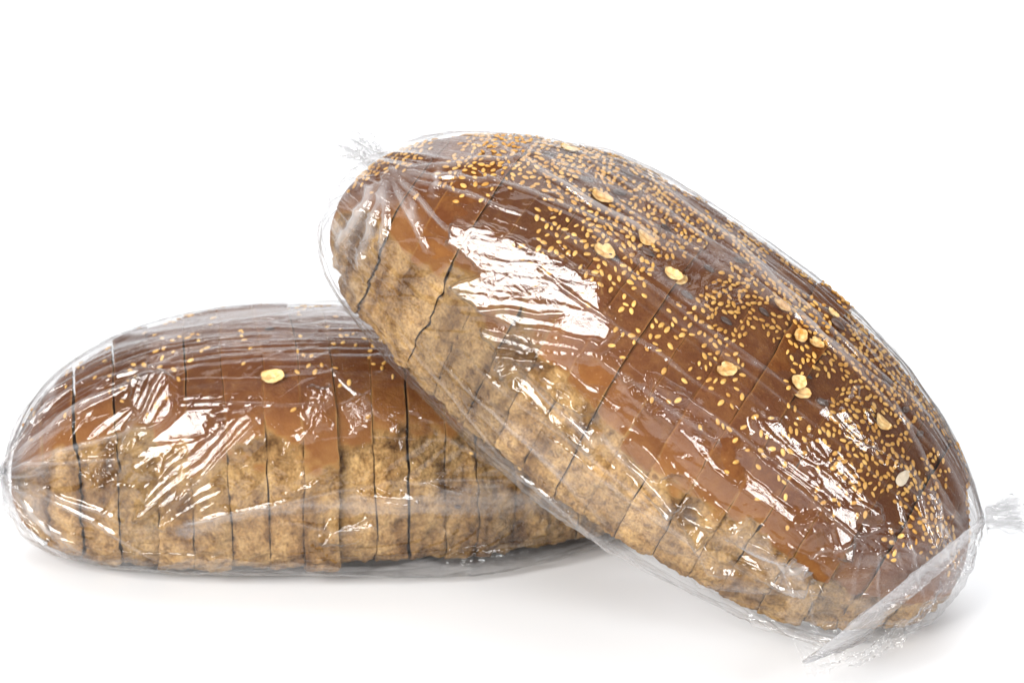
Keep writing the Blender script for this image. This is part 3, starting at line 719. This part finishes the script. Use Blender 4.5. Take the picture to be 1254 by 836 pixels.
# leaning loaf: knot at the raised end, flat seal across the low end
TLF = LF.l(at_y(474, 212, 0.035))
Aw, Bw = at_y(1205, 632, -0.085), at_y(982, 812, -0.150)
Bw[2] = max(Bw[2], 0.004)
print('seal', Aw, Bw, 'tail knot', LF.w(TLF))
Al, Bl = LF.l(Aw), LF.l(Bw)
def TRF(ph):
    wgt = 0.5 + 0.5 * np.cos(ph - math.radians(55))
    wgt = sstep(0.03, 0.97, wgt)[..., None]
    return Al * wgt + Bl * (1 - wgt)
def brF(deg, pd):
    st = 52 - 34 * np.exp(-((pd - 215) / 34) ** 2) - 24 * np.exp(-((pd - 60) / 34) ** 2)
    x = np.clip((deg - st) / (90 - st), 0, 1)
    return x ** 1.9 * (1.9 - 0.9 * x) / 1.0
build_film(LF, bF, 400, lambda ph: TLF[None, None] + 0 * ph[..., None], TRF,
    lambda deg, pd: sstep(-42, -90, deg) ** 1.5 + 0 * pd, brF,
    lambda t, pd: 0.004 * np.exp(-((t - 0.1) / 0.5) ** 2) * np.exp(-((pd - 205) / 22) ** 2),
    [(62, 22, 0.0010, 0.005), (100, 14, 0.0003, 0.008)], ((3.8, 0.0042), (2.6, 0.0024)),
    [
        ([(552, 300), (560, 275), (600, 282), (660, 305), (730, 345), (752, 410), (740, 425), (640, 400), (600, 385), (560, 350), (600, 335)], ((552, 335), (745, 372)), 15, 0.8, 1.0, 0.45),
        ([(590, 400), (640, 402), (735, 425), (730, 440), (640, 440), (622, 445)], ((590, 400), (720, 440)), 12, 0.72, 1.0, 0.9),
        ([(640, 450), (700, 470), (770, 525), (782, 545), (760, 545), (690, 490)], ((620, 440), (780, 545)), 14, 0.8, 1.0, 0.6),
        ([(760, 455), (800, 478), (900, 548), (890, 552), (800, 500), (762, 470)], ((760, 458), (895, 552)), 12, 0.8, 1.0, 0.8),
        ([(922, 508), (950, 515), (1010, 560), (1075, 625), (1078, 638), (1050, 628), (985, 575), (925, 530)], ((925, 515), (1075, 635)), 17, 0.8, 1.0, 0.35),
        ([(988, 545), (1003, 530), (1050, 580), (1078, 636), (1060, 630)], ((990, 530), (1075, 636)), 13, 0.8, 1.0, 0.3),
        ([(1003, 492), (1030, 500), (1075, 540), (1103, 575), (1090, 574), (1030, 535)], ((1005, 495), (1103, 578)), 13, 0.8, 1.0, 0.3),
        ([(1045, 478), (1070, 500), (1088, 525), (1070, 522), (1040, 490)], ((1030, 470), (1090, 530)), 12, 0.8, 1.0, 0.3),
        ([(996, 602), (1052, 632), (1040, 682), (1020, 680), (1005, 650), (978, 640)], ((1000, 600), (1030, 690)), 40, 0.85, 1.0, 0.3),
        ([(615, 432), (660, 440), (775, 520), (885, 630), (866, 656), (740, 566), (628, 476)], ((620, 445), (866, 636)), 42, 0.42, 1.0, 0.35),
        ([(800, 462), (860, 495), (970, 590), (1012, 640), (985, 660), (890, 585), (795, 500)], ((800, 485), (996, 646)), 42, 0.42, 1.0, 0.35),
        ([(840, 632), (900, 645), (1022, 692), (1008, 722), (870, 698)], ((850, 648), (1010, 705)), 40, 0.5, 1.0, 0.3),
    ],
    [((480, 212), (560, 290), 3.5, .0014, .7), ((479, 214), (522, 305), 4, .0016, .7), ((477, 216), (470, 318), 5, .0018, .7), ((474, 218), (440, 330), 5, .0018, .7), ((470, 220), (412, 312), 5, .0016, .7),
     ((482, 210), (610, 222), 4, .0014, .6), ((482, 208), (660, 190), 3.5, .0012, .6), ((484, 212), (640, 262), 3, .0010, .5), ((500, 240), (515, 275), 5, .0014, .8), ((455, 235), (428, 285), 6, .0014, .6), ((540, 205), (530, 240), 5, .0012, .6),
     ((740, 180), (1090, 440), 3, .0010, .6), ((800, 220), (1140, 510), 3, .0010, .6), ((760, 215), (1060, 440), 2.5, .0008, .5), ((900, 300), (1150, 560), 3, .0010, .6), ((620, 172), (820, 262), 2.5, .0008, .55), ((1080, 470), (1175, 640), 3, .001, .5),
     ((660, 330), (900, 500), 2.5, .0007, .3), ((720, 300), (960, 470), 2.5, .0007, .3), ((820, 470), (1010, 610), 2.5, .0008, .3), ((480, 400), (640, 585), 3, .0009, .35), ((520, 420), (760, 660), 3, .0010, .4),
     ((560, 520), (820, 735), 3, .0009, .4), ((1100, 600), (1130, 740), 2.5, .0009, .35), ((1140, 590), (1160, 700), 2.5, .0009, .35), ((1075, 650), (1075, 760), 2.5, .0009, .35), ((950, 700), (1090, 640), 2.5, .0009, .35), ((930, 560), (1090, 690), 2.5, .0008, .3),
     ((560, 430), (880, 690), 3, .0010, .35), ((700, 640), (970, 812), 4, .0010, .5),
     ((565, 385), (745, 420), 3, .0012, .2), ((540, 372), (690, 385), 3, .001, .2), ((620, 445), (860, 640), 5, .0016, .45), ((735, 440), (905, 560), 4, .0014, .3),
     ((860, 655), (1010, 700), 7, .0022, .5), ((650, 520), (900, 705), 4, .0012, .25), ((780, 600), (870, 640), 3, .001, .3), ((560, 480), (640, 560), 3, .001, .2),
     ((925, 625), (870, 680), 3, .001, .2), ((600, 175), (900, 345), 4, .0014, .6), ((640, 180), (1000, 400), 4, .0014, .6), ((700, 185), (1040, 410), 3, .0012, .6),
     ((560, 200), (800, 300), 3, .001, .6), ((860, 300), (1120, 500), 4, .0014, .6), ((640, 200), (860, 330), 3, .001, .6), ((1110, 560), (1150, 690), 2.5, .001, .2),
     ((1125, 555), (1165, 680), 2.5, .001, .2), ((1090, 640), (1110, 720), 3, .001, .2), ((1060, 650), (1040, 740), 3, .001, .25), ((840, 715), (980, 725), 3, .0012, .3),
     ((900, 740), (970, 790), 3, .0012, .3), ((990, 690), (1000, 790), 3, .001, .3), ((930, 640), (990, 740), 3, .001, .3)],
    [([(600, 500), (700, 560), (820, 640), (900, 700), (960, 720), (930, 730), (840, 690), (720, 610), (620, 530)], 0.25, 6),
     ([(900, 640), (1000, 700), (1060, 690), (1130, 640), (1190, 650), (1185, 680), (1080, 740), (1000, 800), (975, 790), (950, 720)], 0.36, 14),
     ([(400, 300), (420, 255), (480, 205), (520, 190), (500, 250), (440, 300), (420, 340), (410, 340)], 0.2, 16),
     ([(640, 640), (720, 690), (850, 760), (960, 815), (985, 820), (990, 795), (870, 750), (740, 668), (660, 600)], 0.14, 5),
     ([(1060, 380), (1150, 480), (1195, 560), (1200, 640), (1170, 600), (1120, 480)], 0.12, 10)])
tail('gathered_tail', LF, bF, at_y(476, 213, 0.035), (-0.62, 0.3, 0.62), 0.025, 0.003, 0.010, 11, 0.5, 0.35)
tail('gathered_tail', LF, bF, at_y(1207, 632, -0.085), (1, 0.0, 0.12), 0.016, 0.004, 0.008, 21, 0.6, 0.35)
# crinkled seal fin along the low end
def seal():
    n, m = 260, 26
    s = np.linspace(0, 1, n)[:, None]; v = np.linspace(-1, 1, m)[None]
    base = Bw + (Aw - Bw) * s[..., None]
    out = np.array([0.25, -0.9, -0.1]); out /= np.linalg.norm(out)
    up = np.array([-0.45, -0.1, 0.85]); up -= (up @ (Aw - Bw)) * (Aw - Bw) / ((Aw - Bw) @ (Aw - Bw)); up /= np.linalg.norm(up)
    bow = 0.013 * np.sin(np.pi * s) ** 0.8
    crn = fbm(s * 22, v * 2.2, 0, 77, 3)
    fld = noise3(s * 60, v * 0.8, 0, 80)
    wid = 0.0030 + 0.0010 * noise3(s * 5, 0, 0, 79) - 0.0010 * s + 0.0050 * np.exp(-(s / 0.11) ** 2)
    W = base + out * (bow + 0.0016 * ridged(crn) + 0.0009 * fld + 0.0012 * noise3(s * 26, v * 2, 4, 82))[..., None] + up * (v * wid + 0.0030 * noise3(s * 4.5, 0, 0, 83) + 0.0012 * noise3(s * 16, v, 0, 84) - 0.006 * np.sin(np.pi * s))[..., None]
    P = LF.push(LF.l(W), 0.0022); W = LF.w(P); W[..., 2] = np.maximum(W[..., 2], 0.001)
    col = np.stack([0.03 + 0.38 * ridged(crn) ** 2 + v * 0 + 0.15 * fld, crn * 0 + 0.8, crn * 0], -1)
    return mesh_np('seal', LF.l(W).reshape(-1, 3), grid_quads(n, m, False), M_FILM, bF, np.clip(col, 0, 1).reshape(-1, 3), 'film')
seal()
